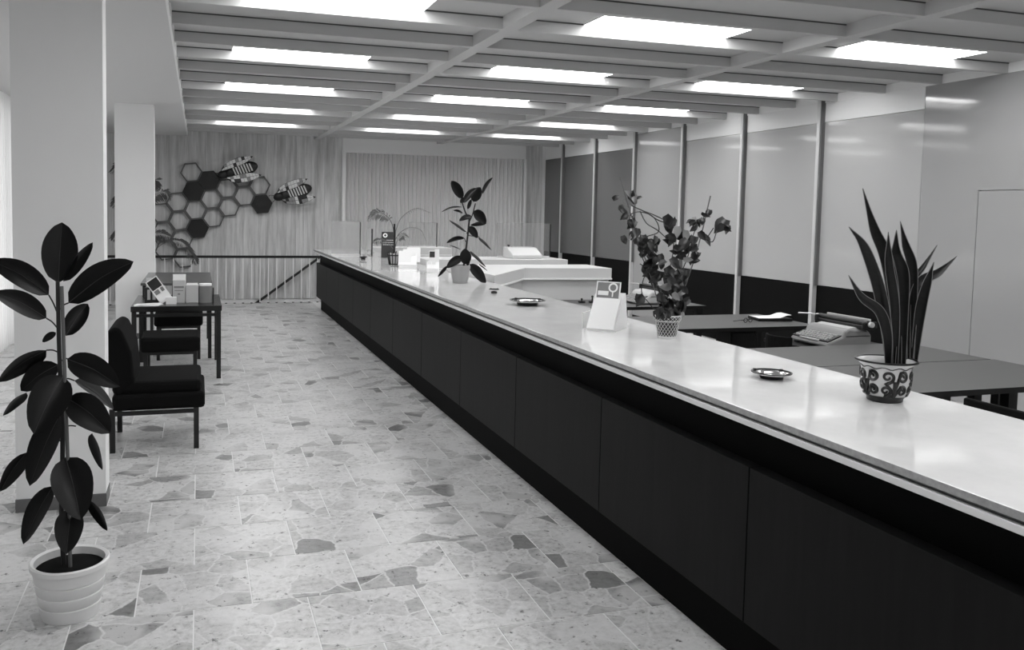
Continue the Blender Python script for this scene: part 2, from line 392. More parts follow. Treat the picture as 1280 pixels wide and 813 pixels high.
# ---------------- the bank counter
ct = thing('bank_counter', (0, 0, 0), 'very long bank counter with black panelled front and white marble top', 'counter')
YE, YN = 14.9, 0.2
MB().box(XC, 2.83, YN, YE, 1.016, 1.04, 1, 0).build('worktop', [M_marble, M_marblecut], ct, bevel=0.002)
MB().box(XC + 0.016, 2.81, YN, YE - 0.01, 1.004, 1.016).build('groove', M_groove, ct)
MB().box(XC - 0.002, 2.81, YN, YE - 0.005, 0.982, 1.004).build('edge_strip', M_steel, ct, bevel=0.002)
MB().box(2.02, 2.78, YN, 14.68, 0.22, 0.982).build('carcass', M_fascia, ct)
MB().box(2.04, 2.76, YN, 14.67, 0, 0.22).build('plinth', M_fascia, ct)
pn = MB().box(1.96, 2.02, 0.003, 1.203, 0.227, 0.818).mesh('front_panel', M_panel)
for k in range(-2, 10):
    put('front_panel', pn, ct, (0, 2.63 + 1.206 * k, 0), bevel=0.0015)
MB().box(1.962, 2.78, 14.68, 14.70, 0.227, 0.818).build('end_panel', M_panel, ct)
MB().box(2.78, 2.80, YN, 14.6, 0.05, 0.982).build('back_panel', M_lamin, ct)

# ---------------- teller stations behind it
def station(name, poly, body, label):
    s = thing(name, (0, 0, 0), label, 'teller desk', 'white teller desks behind the counter')
    MB().prism(poly, 1.0, 1.115).build('upstand', M_lamin, s, bevel=0.004)
    MB().prism([(x, y - 0.012) for x, y in poly], 0.98, 1.0).build('edge_ledge', M_trans, s)
    MB().prism(body, 0, 0.98).build('body', M_lamin, s)
station('teller_desk', [(2.84, 7.96), (3.58, 9.02), (4.65, 8.94), (4.65, 9.62), (2.84, 9.62)], [(2.84, 8.12), (3.57, 9.06), (4.63, 8.98), (4.63, 9.6), (2.84, 9.6)], 'white angled teller desk with slanted front edge, behind the small rubber plant')
station('teller_desk', [(2.84, 10.65), (4.85, 10.62), (4.85, 11.35), (2.84, 11.35)], [(2.84, 10.69), (4.83, 10.66), (4.83, 11.33), (2.84, 11.33)], 'straight white teller desk carrying the pale office machine')
station('teller_desk', [(2.84, 14.0), (4.2, 14.0), (4.2, 14.6), (2.84, 14.6)], [(2.84, 14.04), (4.18, 14.04), (4.18, 14.58), (2.84, 14.58)], 'white teller desk farthest back, before the pleated curtain')
# adding machine
am = thing('office_machine', (4.33, 11.0, 1.115), 'pale wedge-shaped office machine on the straight teller desk', 'machine', rz=0.06)
MB().prismX([(-0.17, 0), (0.17, 0), (0.17, 0.15), (0.02, 0.145), (-0.17, 0.05)], -0.225, 0.225).build('cover', M_lamin, am, bevel=0.012)
MB().box(-0.20, 0.18, 0.05, 0.12, 0.147, 0.156).build('paper_slot', M_lgrey, am)
MB().lathe([(0.012, 0), (0.012, 0.02), (0.02, 0.022), (0.02, 0.035), (0, 0.036)], 12, (-0.17, 0.1, 0.146)).build('knob', M_dark, am, smooth=True)
# glass screens
def screen(x0, x1, y, z0, z1, label, m=M_glass, ends=(0, 1)):
    s = thing('glass_screen', ((x0 + x1) / 2, y, z0), label, 'screen', 'glass screens of the teller desks'); h = (x1 - x0) / 2
    MB().box(-h, h, -0.005, 0.005, 0, z1 - z0).build('pane', m, s)
    if ends[0]: MB().box(-h - 0.008, -h, -0.008, 0.008, 0, z1 - z0).build('edge_post', M_dark, s)
    if ends[1]: MB().box(h, h + 0.012, -0.008, 0.008, 0, z1 - z0 - 0.01).build('edge_post', M_dark, s)
    MB().box(-h, h, -0.012, 0.012, 0, 0.02).build('foot_rail', M_steel, s)
M_glasswhite = mat('whitish_screen_glass', 0.90, 0.12, 0.6, trans=0.8)
screen(1.96, 2.40, 13.0, 1.04, 1.565, 'whitish glass screen across the far end of the marble counter top', M_glasswhite)
screen(3.50, 4.00, 14.3, 1.115, 1.55, 'clear glass screen with a dark edge on the farthest teller desk')
screen(4.02, 4.82, 11.2, 1.115, 1.60, 'clear glass screen behind the pale office machine')
s = thing('glass_screen', (2.56, 12.95, 1.04), 'narrow clear glass fin behind the dark leaning sign', 'screen', 'glass screens of the teller desks', rz=-0.12)
MB().box(-0.006, 0.006, -0.3, 0.5, 0, 0.42).build('pane', M_glass, s); MB().box(-0.01, 0.01, -0.31, -0.3, 0, 0.42).build('edge_post', M_dark, s)
MB().box(-0.015, 0.015, -0.3, 0.5, 0, 0.015).build('foot_rail', M_steel, s)

# ---------------- office desks
def desk(x0, x1, y0, y1, label, ped=None, legs=(), z=0.75, modesty=False):
    d = thing('office_desk', ((x0 + x1) / 2, (y0 + y1) / 2, 0), label, 'desk', 'grey-topped office desks'); hx, hy = (x1 - x0) / 2, (y1 - y0) / 2; cx, cy = (x0 + x1) / 2, (y0 + y1) / 2
    MB().box(-hx, hx, -hy, hy, z - 0.035, z, 0, 1).build('desktop', [M_black, M_top], d)
    if modesty: MB().box(-hx + 0.05, hx - 0.05, hy - 0.08, hy - 0.06, z - 0.36, z - 0.035).build('modesty_panel', M_black, d)
    for sx in (-1, 1): MB().box(sx * (hx - 0.07) - 0.015, sx * (hx - 0.07) + 0.015, -hy + 0.05, hy - 0.08, z - 0.075, z - 0.035).build('under_rail', M_black, d)
    for a, c, *dp in ped or ():
        pd = MB().box(a - cx, c - cx, -hy + 0.04, -hy + dp[0] if dp else hy - 0.09, 0.1, z - 0.035).build('pedestal', M_black, d)
        for k in range(3): MB().box(a - cx + 0.01, c - cx - 0.01, -hy + 0.025, -hy + 0.04, 0.12 + k * 0.195, 0.305 + k * 0.195).build('drawer', M_panel, pd)
    for a in legs:
        for yy in (-hy + 0.06, hy - 0.1): MB().box(a - cx - 0.035, a - cx + 0.035, yy - 0.03, yy + 0.03, 0, z - 0.035).build('leg', M_black, d)
    return d
desk(3.98, 5.52, 3.835, 4.66, 'grey-topped desk nearest the marble counter, behind the sword plant', [(4.01, 4.22)], (4.75, 4.96, 5.46))
desk(3.98, 5.50, 4.672, 5.44, 'grey-topped desk pushed up behind the nearest one, before the large typewriter', [(4.05, 4.45)], (4.03, 5.44))
desk(3.98, 5.52, 6.48, 7.38, 'grey-topped desk carrying the black file and papers', [(4.60, 4.86, 0.26)], (4.06, 5.45))
desk(3.88, 5.42, 8.15, 8.93, 'grey-topped desk close against the angled white teller desk', [(4.0, 4.4)], (3.95, 5.36))
tt = thing('typing_table', (5.12, 5.83, 0), 'dark low typing table under the large grey typewriter', 'table')
MB().box(-0.40, 0.42, -0.36, 0.38, 0.665, 0.695).build('table_top', M_black, tt, bevel=0.003)
for a in (-0.37, 0.39):
    for b_ in (-0.33, 0.35): MB().box(a - 0.02, a + 0.02, b_ - 0.02, b_ + 0.02, 0, 0.665).build('leg', M_black, tt)
# typewriters
M_tw = mat('typewriter_enamel', 0.50, 0.35, 0.5); M_twl = mat('typewriter_light_enamel', 0.72, 0.4, 0.5)
def typewriter(loc, rz, label, sc_=1.0, body=M_tw):
    t = thing('typewriter', loc, label, 'typewriter', 'typewriters', rz); t.scale = (sc_, sc_, sc_ * 0.92)
    hw = 0.20
    MB().prismX([(-0.20, 0.012), (0.19, 0.012), (0.19, 0.10), (0.16, 0.14), (-0.02, 0.155), (-0.055, 0.13), (-0.07, 0.095), (-0.20, 0.045)], -hw, hw).build('body', body, t, bevel=0.016)
    MB().prismX([(-0.005, 0.152), (0.05, 0.165), (0.10, 0.155), (0.10, 0.13), (-0.005, 0.13)], -hw + 0.03, hw - 0.03).build('ribbon_cover', M_twl, t, bevel=0.008)
    MB().prismX([(-0.188, 0.050), (-0.066, 0.092), (-0.062, 0.106), (-0.188, 0.060)], -hw + 0.012, hw - 0.012).build('key_well', M_dark, t)
    km = MB().box(-0.0105, 0.0105, -0.0065, 0.0065, 0, 0.014).mesh('key', M_twl)
    for r_ in range(4):
        y = -0.168 + r_ * 0.026; z = 0.062 + r_ * 0.0095
        for c in range(11): put('key', km, t, (-hw + 0.045 + c * 0.030 + (r_ % 2) * 0.012, y, z))
    MB().box(-0.10, 0.10, -0.199, -0.183, 0.050, 0.062).build('space_bar', M_twl, t, bevel=0.004)
    ca = MB().box(-0.25, 0.25, 0.075, 0.185, 0.155, 0.185).build('carriage', M_dark, t, bevel=0.008)
    MB().prismX([(0.11 + 0.024 * math.cos(k * pi / 8), 0.198 + 0.024 * math.sin(k * pi / 8)) for k in range(16)], -0.245, 0.245).build('platen', M_dark, ca, smooth=True)
    for sx in (-1, 1):
        MB().prismX([(0.11 + 0.022 * math.cos(k * pi / 8), 0.195 + 0.022 * math.sin(k * pi / 8)) for k in range(16)], sx * 0.275 - 0.012, sx * 0.275 + 0.012).build('platen_knob', M_twl, ca, smooth=True, bevel=0.003)
        MB().box(sx * 0.245 - 0.012, sx * 0.245 + 0.012, 0.06, 0.185, 0.155, 0.215).build('carriage_end', M_dark, ca, bevel=0.01)
    MB().box(-0.22, 0.22, 0.145, 0.16, 0.205, 0.232).build('paper_table', M_twl, ca, bevel=0.004)
    MB().tube([(-0.25, 0.09, 0.20), (-0.29, 0.06, 0.215), (-0.33, -0.03, 0.215)], 0.006, 6).build('return_lever', M_steel, ca)
    MB().box(hw - 0.004, hw + 0.004, -0.04, 0.18, 0.094, 0.099).build('side_seam', M_dark, t)
    for a in (-0.16, 0.16):
        for b_ in (-0.17, 0.16): MB().box(a - 0.015, a + 0.015, b_ - 0.015, b_ + 0.015, 0, 0.013).build('foot', M_dark, t)
    return t
typewriter((5.07, 5.80, 0.695), -pi / 2, 'large grey typewriter behind the nearest pair of desks', 1.12)
typewriter((4.86, 8.52, 0.75), -pi / 2, 'pale typewriter half hidden by the climbing plant', 1.0, M_twl)
# office chairs
def office_chair(loc, rz, label, back=(0.60, 0.85), wid=0.40, curve=0.06):
    c = thing('office_chair', loc, label, 'chair', 'black office chairs', rz)
    MB().box(-0.21, 0.21, -0.2, 0.2, 0.42, 0.48).build('seat', M_fabric, c, bevel=0.02)
    mb = MB(); n = 8; pts = []
    for i in range(n + 1):
        u = -1 + 2 * i / n; pts.append((-0.22 + curve * u * u, u * wid / 2))
    out = [(x - 0.03, y) for x, y in pts]
    mb.prism(pts + out[::-1], back[0], back[1]).build('backrest', M_fabric, c, bevel=0.008)
    MB().box(-0.262, -0.245, -0.025, 0.025, 0.40, back[0] + 0.05).build('back_bar', M_dark, c)
    MB().box(-0.25, -0.05, -0.025, 0.025, 0.40, 0.418).build('bar', M_dark, c)
    MB().lathe([(0.025, 0.08), (0.025, 0.42)], 12).build('column', M_dark, c, smooth=True)
    for k in range(4):
        a = pi / 4 + k * pi / 2; MB().tube([(0, 0, 0.09), (0.24 * math.cos(a), 0.24 * math.sin(a), 0.02)], [0.02, 0.016], 6).build('leg', M_dark, c)
    return c
office_chair((3.98, 3.05, 0), 0.0, 'black office chair showing its straight back above the counter corner', (0.60, 0.85), 0.52, 0.0)
office_chair((4.66, 5.74, 0), 0.1, 'black office chair with curved back, facing the large typewriter', (0.60, 0.80), 0.27, 0.07)
# file and papers, spectacles
fl = thing('desk_file', (5.33, 6.93, 0.75), 'thick black file topped with loose white papers', 'file', rz=-0.2)
MB().box(-0.17, 0.17, -0.12, 0.12, 0, 0.028).build('cover', M_black, fl, bevel=0.004)
mb = MB(); vs = [(x_, y_, 0.0285 + 0.012 * max(0, x_) / 0.16 + (0.02 if x_ > 0.1 else 0)) for x_ in (-0.165, -0.05, 0.05, 0.12, 0.165) for y_ in (-0.11, 0.11)]
mb.add(vs, [(2 * i, 2 * i + 2, 2 * i + 3, 2 * i + 1) for i in range(4)]).build('paper', M_paper, fl)
gl = thing('spectacles', (4.97, 6.78, 0.75), 'dark-rimmed spectacles lying beside the black file', 'spectacles', rz=0.3)
for sx in (-1, 1):
    MB().tube([(sx * 0.035 + 0.027 * math.cos(a * pi / 7), 0, 0.024 + 0.02 * math.sin(a * pi / 7)) for a in range(15)], 0.004, 5).build('rim', M_dark, gl)
    MB().tube([(sx * 0.063, 0, 0.03), (sx * 0.06, 0.12, 0.004)], 0.003, 5).build('temple', M_dark, gl)
MB().tube([(-0.01, 0, 0.03), (0.01, 0, 0.03)], 0.003, 5).build('bridge', M_dark, gl)
for i, (x, y, lab) in enumerate(((4.12, 8.62, 'black rubber stamp lying low at the edge of the desk by the white brochure holder'), (4.24, 8.6, 'black rubber stamp standing upright beside the pale typewriter desk edge'))):
    st = thing('rubber_stamp', (x, y, 0.75), lab, 'stamp'); MB().box(-0.035, 0.035, -0.02, 0.02, 0, 0.02).build('base', M_dark, st)
    MB().lathe([(0.008, 0.02), (0.008, 0.03 + 0.03 * i), (0.015, 0.045 + 0.03 * i), (0.0, 0.055 + 0.03 * i)], 10).build('handle', M_dark, st, smooth=True)
# ---------------- ashtrays
M_chrome = mat('polished_metal_bowl', 0.75, 0.15, 0.5, metal=0.9)
def ashtray(x, y, r_, label, h=0.022, bowl=True):
    a = thing('ashtray', (x, y, 1.04), label, 'ashtray', 'ashtrays on the marble counter')
    MB().lathe([(0, 0), (r_ * 0.55, 0), (r_ * 0.62, h * 0.55)], 28).build('base', M_dark, a, smooth=True)
    MB().lathe([(r_ * 0.6, h * 0.5), (r_ * 0.97, h * 0.8), (r_, h), (r_ * 0.95, h), (r_ * 0.62, h * 0.75), (r_ * 0.5, h * 0.35), (0, h * 0.3)], 28).build('dish', M_chrome if bowl else M_dark, a, smooth=True)
    if bowl:
        MB().lathe([(r_ * 0.93, h * 1.0), (r_ * 0.93, h * 1.12), (r_ * 1.02, h * 1.12), (r_ * 1.02, h)], 28).build('rim', M_dark, a, smooth=True)
        for k in range(4): MB().box(-0.006, 0.006, r_ * 0.86, r_ * 1.03, h, h * 1.22).build('cigarette_rest', M_dark, a, rot=(0, 0, k * pi / 2 + 0.4))
ashtray(2.42, 3.12, 0.085, 'round metal ashtray nearest on the marble top, by the scroll pot', 0.026)
ashtray(2.42, 6.02, 0.135, 'wide flat metal ashtray in the middle of the marble top', 0.038)
ashtray(2.47, 6.93, 0.045, 'small dark ashtray just before the small rubber plant', 0.035)
ashtray(2.24, 11.85, 0.055, 'small black ashtray far along the marble top, by the leaning sign', 0.045, False)

# ---------------- brochure holders on the counter
M_acr = mat('clear_acrylic', 0.95, 0.05, 0.5, trans=0.9)
def leaning(parent, name, x0, x1, y, z, h, lean, t=0.004, m=M_paper):
    """a sheet leaning back by LEAN radians, standing at local (x0..x1, y, z)"""
    return MB().box(x0, x1, 0, t, 0, h).build(name, m, parent, loc=(0, y, z), rot=(-lean, 0, 0))
b1 = thing('brochure_holder', (2.42, 4.70, 1.04), 'white sloping brochure holder with blank sheet and ring-printed card, by the climbing plant', 'brochure holder', 'brochure holders on the counter', rz=-0.8)
MB().prismX([(-0.12, 0), (0.14, 0), (0.14, 0.03), (0.09, 0.22), (0.075, 0.22), (-0.12, 0.012)], -0.088, 0.088).build('stand', M_paper, b1)
leaning(b1, 'brochure', -0.086, 0.084, -0.125, 0.012, 0.245, 0.62)
c_ = leaning(b1, 'printed_card', -0.075, 0.075, 0.0, 0.18, 0.115, 0.25, m=M_grey)
MB().lathe([(0.020, 0), (0.030, 0), (0.030, 0.002), (0.020, 0.002), (0.020, 0)], 24).build('printed_ring', M_paper, c_, loc=(0.03, -0.003, 0.078), rot=(pi / 2, 0, 0))
MB().box(0.026, 0.034, -0.004, -0.002, 0.02, 0.052).build('printed_stem', M_paper, c_)
MB().box(-0.065, 0.003, -0.004, -0.002, 0.028, 0.055).build('printed_band', M_paper, c_)
MB().box(-0.078, 0.078, -0.003, -0.001, 0.109, 0.115).box(-0.078, -0.072, -0.003, -0.001, 0, 0.115).box(0.070, 0.078, -0.003, -0.001, 0, 0.115).build('card_border', M_paper, c_)
sd = MB().box(-0.13, -0.126, -0.08, 0.05, 0.0, 0.10).build('side_leaflet', M_paper, b1)
b2 = thing('brochure_holder', (2.60, 9.42, 1.04), 'slim white leaflet stand with a black square, beside the small rubber plant', 'brochure holder', 'brochure holders on the counter', rz=-0.3)
MB().prismX([(-0.07, 0), (0.08, 0), (0.08, 0.02), (-0.01, 0.12), (-0.07, 0.05)], -0.07, 0.07).build('stand', M_paper, b2)
c_ = leaning(b2, 'leaflet', -0.05, 0.03, -0.02, 0.03, 0.225, 0.25)
MB().box(-0.042, 0.018, -0.003, -0.001, 0.145, 0.215).build('black_square', M_dkcard, c_)
MB().box(-0.006, 0.016, -0.004, -0.002, 0.0, 0.135).build('grey_band', M_dkcard, leaning(b2, 'leaflet', 0.015, 0.07, 0.0, 0.03, 0.24, 0.2))
for a in (-0.05, 0.0): leaning(b2, 'leaflet', a - 0.012, a + 0.03, -0.06, 0.02, 0.12, 0.35)
b3 = thing('brochure_holder', (2.52, 10.35, 1.04), 'white stand of fanned blank leaflets next to the leafy palm pot', 'brochure holder', 'brochure holders on the counter', rz=-0.3)
MB().prismX([(-0.1, 0), (0.1, 0), (0.1, 0.05), (0.04, 0.17), (-0.1, 0.03)], -0.1, 0.12).build('stand', M_paper, b3)
for k in range(3): leaning(b3, 'leaflet', -0.11 + 0.05 * k, 0.05 + 0.055 * k, -0.09 + 0.05 * k, 0.02 + 0.02 * k, 0.20, 0.45)
sg = thing('counter_sign', (2.70, 12.3, 1.04), 'dark leaning counter sign with white ring emblem, behind the leafy palm pot', 'sign', rz=-0.25)
c_ = leaning(sg, 'board', -0.105, 0.105, 0.0, 0, 0.40, 0.3, 0.008, M_dkcard)
MB().lathe([(0.018, 0), (0.034, 0), (0.034, 0.002), (0.018, 0.002), (0.018, 0)], 20).build('ring_emblem', M_paper, c_, loc=(-0.05, -0.001, 0.345), rot=(pi / 2, 0, 0))
for k, (a, b_) in enumerate(((-0.03, 0.07), (-0.085, 0.085), (-0.085, 0.085))):
    x = a
    while x < b_:
        l = R.uniform(0.012, 0.03); MB().box(x, min(x + l, b_), -0.002, 0, 0.265 - 0.035 * k, 0.277 - 0.035 * k).build('printed_line', M_lgrey, c_); x += l + 0.006
MB().box(-0.03, 0.03, 0.0, 0.15, 0, 0.006).build('foot', M_dkcard, sg)

# ---------------- the wall relief: honeycomb and two bees
PH, HR = 0.11, 0.203
M_hex = mat('honeycomb_edge', 0.36, 0.6); M_hexb = mat('black_honeycomb_cell', 0.03, 0.5)
hc = thing('honeycomb_relief', (-0.33, YB - 0.034, 1.478), 'metal honeycomb relief of open and black hexagon cells on the concrete', 'wall relief')
hc.rotation_euler = (0, -PH, 0)
def hexa(r_): return [(r_ * math.cos(k * pi / 3), r_ * math.sin(k * pi / 3)) for k in range(6)]
o_, i_ = hexa(HR * 0.995), hexa(HR - 0.028)
mb = MB(); vs = [(x, y, z) for (ring, y) in ((o_, -0.07), (i_, -0.07), (o_, 0), (i_, 0)) for x, z in ring]; fs = []
for k in range(6):
    a, b_ = k, (k + 1) % 6
    fs += [(a, b_, 6 + b_, 6 + a), (12 + a, 18 + a, 18 + b_, 12 + b_), (a, 12 + a, 12 + b_, b_), (6 + a, 6 + b_, 18 + b_, 18 + a)]
mb.add(vs, fs); ringm = mb.mesh('hexagon_ring', M_hex)
mb = MB(); mb.prismY(hexa(HR * 0.99), -0.10, 0); mb.prismY(hexa(HR * 0.55), -0.115, -0.10); blk = mb.mesh('black_hexagon', M_hexb)
for i, j, f_ in ((0, 0, 0), (0, -1, 0), (0, -2, 0), (1, 1, 0), (1, 0, 0), (1, -1, 0), (1, -2, 0), (2, 2, 0), (2, 1, 1), (2, 0, 0), (2, -1, 1), (3, 0, 0), (3, 1, 0), (3, 2, 1), (4, 0, 0), (4, 1, 0), (5, 1, 0), (5, 2, 0), (6, 0, 1), (6, 1, 0)):
    put('black_hexagon' if f_ else 'hexagon_ring', blk if f_ else ringm, hc, (0.3045 * (i - 1), 0, 0.3516 * j + (0.1758 if i % 2 == 0 else 0)))
M_bw = mat('pale_enamel', 0.86, 0.3); M_bd = mat('bee_dark_metal', 0.09, 0.4); M_bg = mat('bee_grey_enamel', 0.55, 0.35)
def bee(x, z, ang, label):
    b = thing('bee_relief', (x, YB - 0.215, z), label, 'wall relief', 'bees of the wall relief'); b.rotation_euler = (0, -ang, 0)
    MB().ellipsoid((0.10, -0.02, 0), (0.11, 0.06, 0.085)).build('head', M_bd, b, smooth=True)
    MB().ellipsoid((0.22, -0.03, 0), (0.10, 0.07, 0.10)).build('thorax', M_bd, b, smooth=True)
    MB().ellipsoid((0.46, -0.01, 0), (0.29, 0.055, 0.135), 20, 12).build('abdomen', M_bd, b, smooth=True)
    for k in range(7):
        u = 0.30 + 0.052 * k; h = 0.085 * math.sqrt(max(0.1, 1 - ((u - 0.46) / 0.31) ** 2))
        MB().prismY([(u - 0.003, -h), (u + 0.021, -h), (u + 0.003, h), (u - 0.021, h)], -0.085, -0.02).build('stripe', M_bw, b)
    up_, lo_ = [(0.06, 0.07), (0.13, 0.15), (0.25, 0.205), (0.42, 0.23), (0.58, 0.22), (0.71, 0.18)], [(0.06, 0.07), (0.20, 0.065), (0.38, 0.07), (0.50, 0.085), (0.62, 0.12), (0.71, 0.18)]
    def at_(P, u):
        for (a, p), (c, q) in zip(P, P[1:]):
            if a <= u <= c: return p + (q - p) * (u - a) / (c - a)
        return P[-1][1]
    for sgn in (1, -1):
        e = 0.0 if sgn > 0 else 0.05; f = 1.0 if sgn > 0 else 1.1
        tr = lambda P: [(u + e, sgn * v * f) for u, v in P][::sgn]
        wg = MB().prismY(tr(lo_ + up_[1:-1][::-1]), -0.10, -0.085).build('wing', M_bd, b)
        for q in range(10):
            u0 = 0.085 + 0.058 * q; u1 = u0 + 0.054
            for w0, w1 in ((0.05, 0.49), (0.53, 0.96)):
                if at_(up_, u0) - at_(lo_, u0) < 0.03 and w0 > 0.5: continue
                P = [(u, at_(lo_, u) + (at_(up_, u) - at_(lo_, u)) * w_) for u, w_ in ((u0, w0), (u1, w0), (u1, w1), (u0, w1))]
                MB().prismY(tr(P), -0.108, -0.099).build('enamel_piece', R.choice((M_bw, M_bw, M_bw, M_bw, M_bg, M_bg, M_bd)), wg)
    MB().tube([(0.47, 0.03, 0.02), (0.47, 0.175, 0.02)], 0.015, 8).build('bracket', M_bd, b)
    for sgn in (1, -1): MB().tube([(0.03, -0.04, sgn * 0.03), (-0.05, -0.06, sgn * 0.07), (-0.09, -0.05, sgn * 0.06)], 0.006, 5).build('antenna', M_bd, b)
bee(0.36, 2.33, 0.30, 'upper bee of the wall relief, touching two black hexagons')
bee(1.38, 1.94, 0.30, 'lower bee of the wall relief, at the tip of the honeycomb')

# ---------------- waiting area: lounge chair, stools, tables
lc = thing('lounge_chair', (-0.28, 6.62, 0), 'black upholstered lounge chair beside the near pillar', 'chair')
MB().box(-0.30, 0.325, -0.34, 0.34, 0.30, 0.42).build('seat_frame_cushion', M_fabric, lc, bevel=0.025)
MB().box(-0.30, 0.30, -0.325, 0.325, 0.415, 0.505).build('seat_cushion', M_fabric, lc, bevel=0.03)
MB().prismY([(-0.15, 0.50), (-0.27, 0.40), (-0.345, 0.62), (-0.335, 0.86), (-0.28, 0.90), (-0.235, 0.88), (-0.17, 0.72)], -0.33, 0.33).build('backrest', M_fabric, lc, bevel=0.02)
for a in (-0.30, 0.265):
    for b_ in (-0.30, 0.28): MB().box(a - 0.018, a + 0.018, b_ - 0.018, b_ + 0.018, 0, 0.31).build('leg', M_dark, lc)
for b_ in (-0.30, 0.28): MB().box(-0.29, 0.26, b_ - 0.012, b_ + 0.012, 0.262, 0.29).build('side_rail', M_dark, lc)
def stool(x, y, label):
    s = thing('stool', (x, y, 0), label, 'stool', 'black stools under the table')
    MB().box(-0.265, 0.265, -0.26, 0.26, 0.385, 0.53).build('seat', M_fabric, s, bevel=0.03)
    for a in (-0.22, 0.22):
        for b_ in (-0.22, 0.22): MB().box(a - 0.018, a + 0.018, b_ - 0.018, b_ + 0.018, 0, 0.39).build('leg', M_dark, s)
    for b_ in (-0.22, 0.22): MB().box(-0.22, 0.22, b_ - 0.01, b_ + 0.01, 0.36, 0.385).build('rail', M_dark, s)
stool(-0.25, 8.50, 'black padded stool close behind the lounge chair')
stool(-0.215, 10.28, 'black padded stool half under the brochure table')
M_tab = mat('black_table_gloss', 0.09, 0.22, 0.5)
def table(x0, x1, y0, y1, z, name, label, th=0.055):
    t = thing(name, ((x0 + x1) / 2, (y0 + y1) / 2, 0), label, 'table'); hx, hy = (x1 - x0) / 2, (y1 - y0) / 2
    MB().box(-hx, hx, -hy, hy, z - th, z).build('table_top', M_tab, t, bevel=0.004)
    for yy in (-hy + 0.03, hy - 0.03): MB().box(-hx + 0.03, hx - 0.03, yy - 0.012, yy + 0.012, z - th - 0.055, z - th - 0.025).build('cross_rail', M_dark, t)
    for a in (-1, 1):
        for b_ in (-1, 1): MB().box(a * (hx - 0.03) - 0.022, a * (hx - 0.03) + 0.022, b_ * (hy - 0.03) - 0.022, b_ * (hy - 0.03) + 0.022, 0, z - th).build('leg', M_dark, t)
table(-0.64, 0.228, 8.86, 10.0, 0.75, 'display_table', 'black table crowded with brochure boxes')
M_tab2 = mat('grey_writing_top', 0.34, 0.25, 0.5)
wt = thing('writing_table', (-0.22, 10.88, 0), 'higher grey writing table behind the brochure boxes', 'table')
MB().box(-0.40, 0.375, -0.82, 0.78, 0.85, 0.88).build('table_top', M_tab2, wt, bevel=0.004)
for a in (-0.36, 0.345):
    for b_ in (-0.78, 0.74): MB().box(a - 0.02, a + 0.02, b_ - 0.02, b_ + 0.02, 0, 0.85).build('leg', M_dark, wt)
def px(x, y, Y): return atY(x, y, Y)
TZ = 0.75
def boxitem(name, x0, x1, y, h, d, m, label, cat, rz=0.0):
    """a box on the table between two picture columns, at depth y"""
    a, c = px(x0, 375, y).x, px(x1, 375, y).x
    t = thing(name, ((a + c) / 2, y, TZ), label, cat, 'brochure boxes on the table', rz); hw = (c - a) / 2
    MB().box(-hw, hw, -d / 2, d / 2, 0, h).build('box', m, t, bevel=0.003); return t, hw, d
t, hw, d = boxitem('brochure_box', 181, 198, 9.25, 0.155, 0.08, M_dkcard, 'dark box printed with two pictures, leftmost of the brochure boxes', 'box')
for a in (-0.6, 0.15): MB().box(hw * a, hw * a + hw * 0.45, -d / 2 - 0.003, -d / 2, 0.03, 0.135).build('printed_picture', M_lgrey, t)
leaning(t, 'leaflet', -hw + 0.01, hw - 0.01, 0.045, 0.0, 0.25, 0.15, m=M_lgrey)
t = thing('price_card', (-0.345, 9.07, TZ), 'tilted white card with a black square, propped on the brochure table', 'card', 'brochure boxes on the table')
cdm = MB().box(-0.065, 0.065, -0.003, 0.003, 0, 0.27).build('card', M_paper, t, loc=(0.035, 0, 0.035), rot=(-0.2, -0.62, 0))
MB().box(-0.055, 0.055, -0.006, -0.003, 0.155, 0.26).build('black_square', M_dkcard, cdm)
MB().box(0.02, 0.05, -0.007, -0.003, 0.10, 0.145).box(-0.05, 0.0, -0.007, -0.003, 0.1, 0.145).build('printed_patch', M_grey, cdm)
MB().box(0.03, 0.13, -0.03, 0.03, 0, 0.07).build('card_foot', M_paper, t)
t, hw, d = boxitem('brochure_box', 216, 231.5, 9.2, 0.235, 0.09, M_lgrey, 'tall grey box with dark lettering bars, middle of the brochure boxes', 'box')
MB().box(-hw * 0.8, hw * 0.8, -d / 2 - 0.003, -d / 2, 0.155, 0.175).box(-hw * 0.7, hw * 0.7, -d / 2 - 0.003, -d / 2, 0.125, 0.132).box(-0.012, 0.012, -d / 2 - 0.003, -d / 2, 0.085, 0.1).build('printed_bars', M_grey, t)
leaning(t, 'leaflet', -hw, hw * 1.1, 0.05, 0.0, 0.29, 0.1); MB().box(-hw - 0.006, -hw, -d / 2, d / 2, 0, 0.235).build('dark_side', M_dkcard, t)
t, hw, d = boxitem('brochure_box', 232.5, 248, 9.2, 0.185, 0.10, M_lgrey, 'open box of upright white leaflets on the brochure table', 'box')
for k in range(4): leaning(t, 'leaflet', -hw + 0.006, hw - 0.006, -0.045 + 0.024 * k, 0.004, 0.19 + 0.006 * (k % 2), 0.06)
t = thing('brochure_drum', (0.07, 9.2, TZ), 'round grey drum holding leaflets, rightmost on the brochure table', 'drum', 'brochure boxes on the table')
MB().lathe([(0.0, 0), (0.072, 0), (0.072, 0.175), (0.066, 0.175), (0.066, 0.02), (0, 0.02)], 28).build('drum', M_grey, t, smooth=True)
MB().lathe([(0.066, 0.16), (0.066, 0.195), (0.0, 0.195)], 24).build('leaflet_roll', M_paper, t, smooth=True)
MB().box(0.075, 0.085, -0.03, 0.05, 0, 0.15).build('dark_side', M_dkcard, t)
t = thing('leaflet_pad', (-0.505, 8.96, TZ), 'flat stack of white leaflets at the front edge of the brochure table', 'leaflets', rz=0.1)
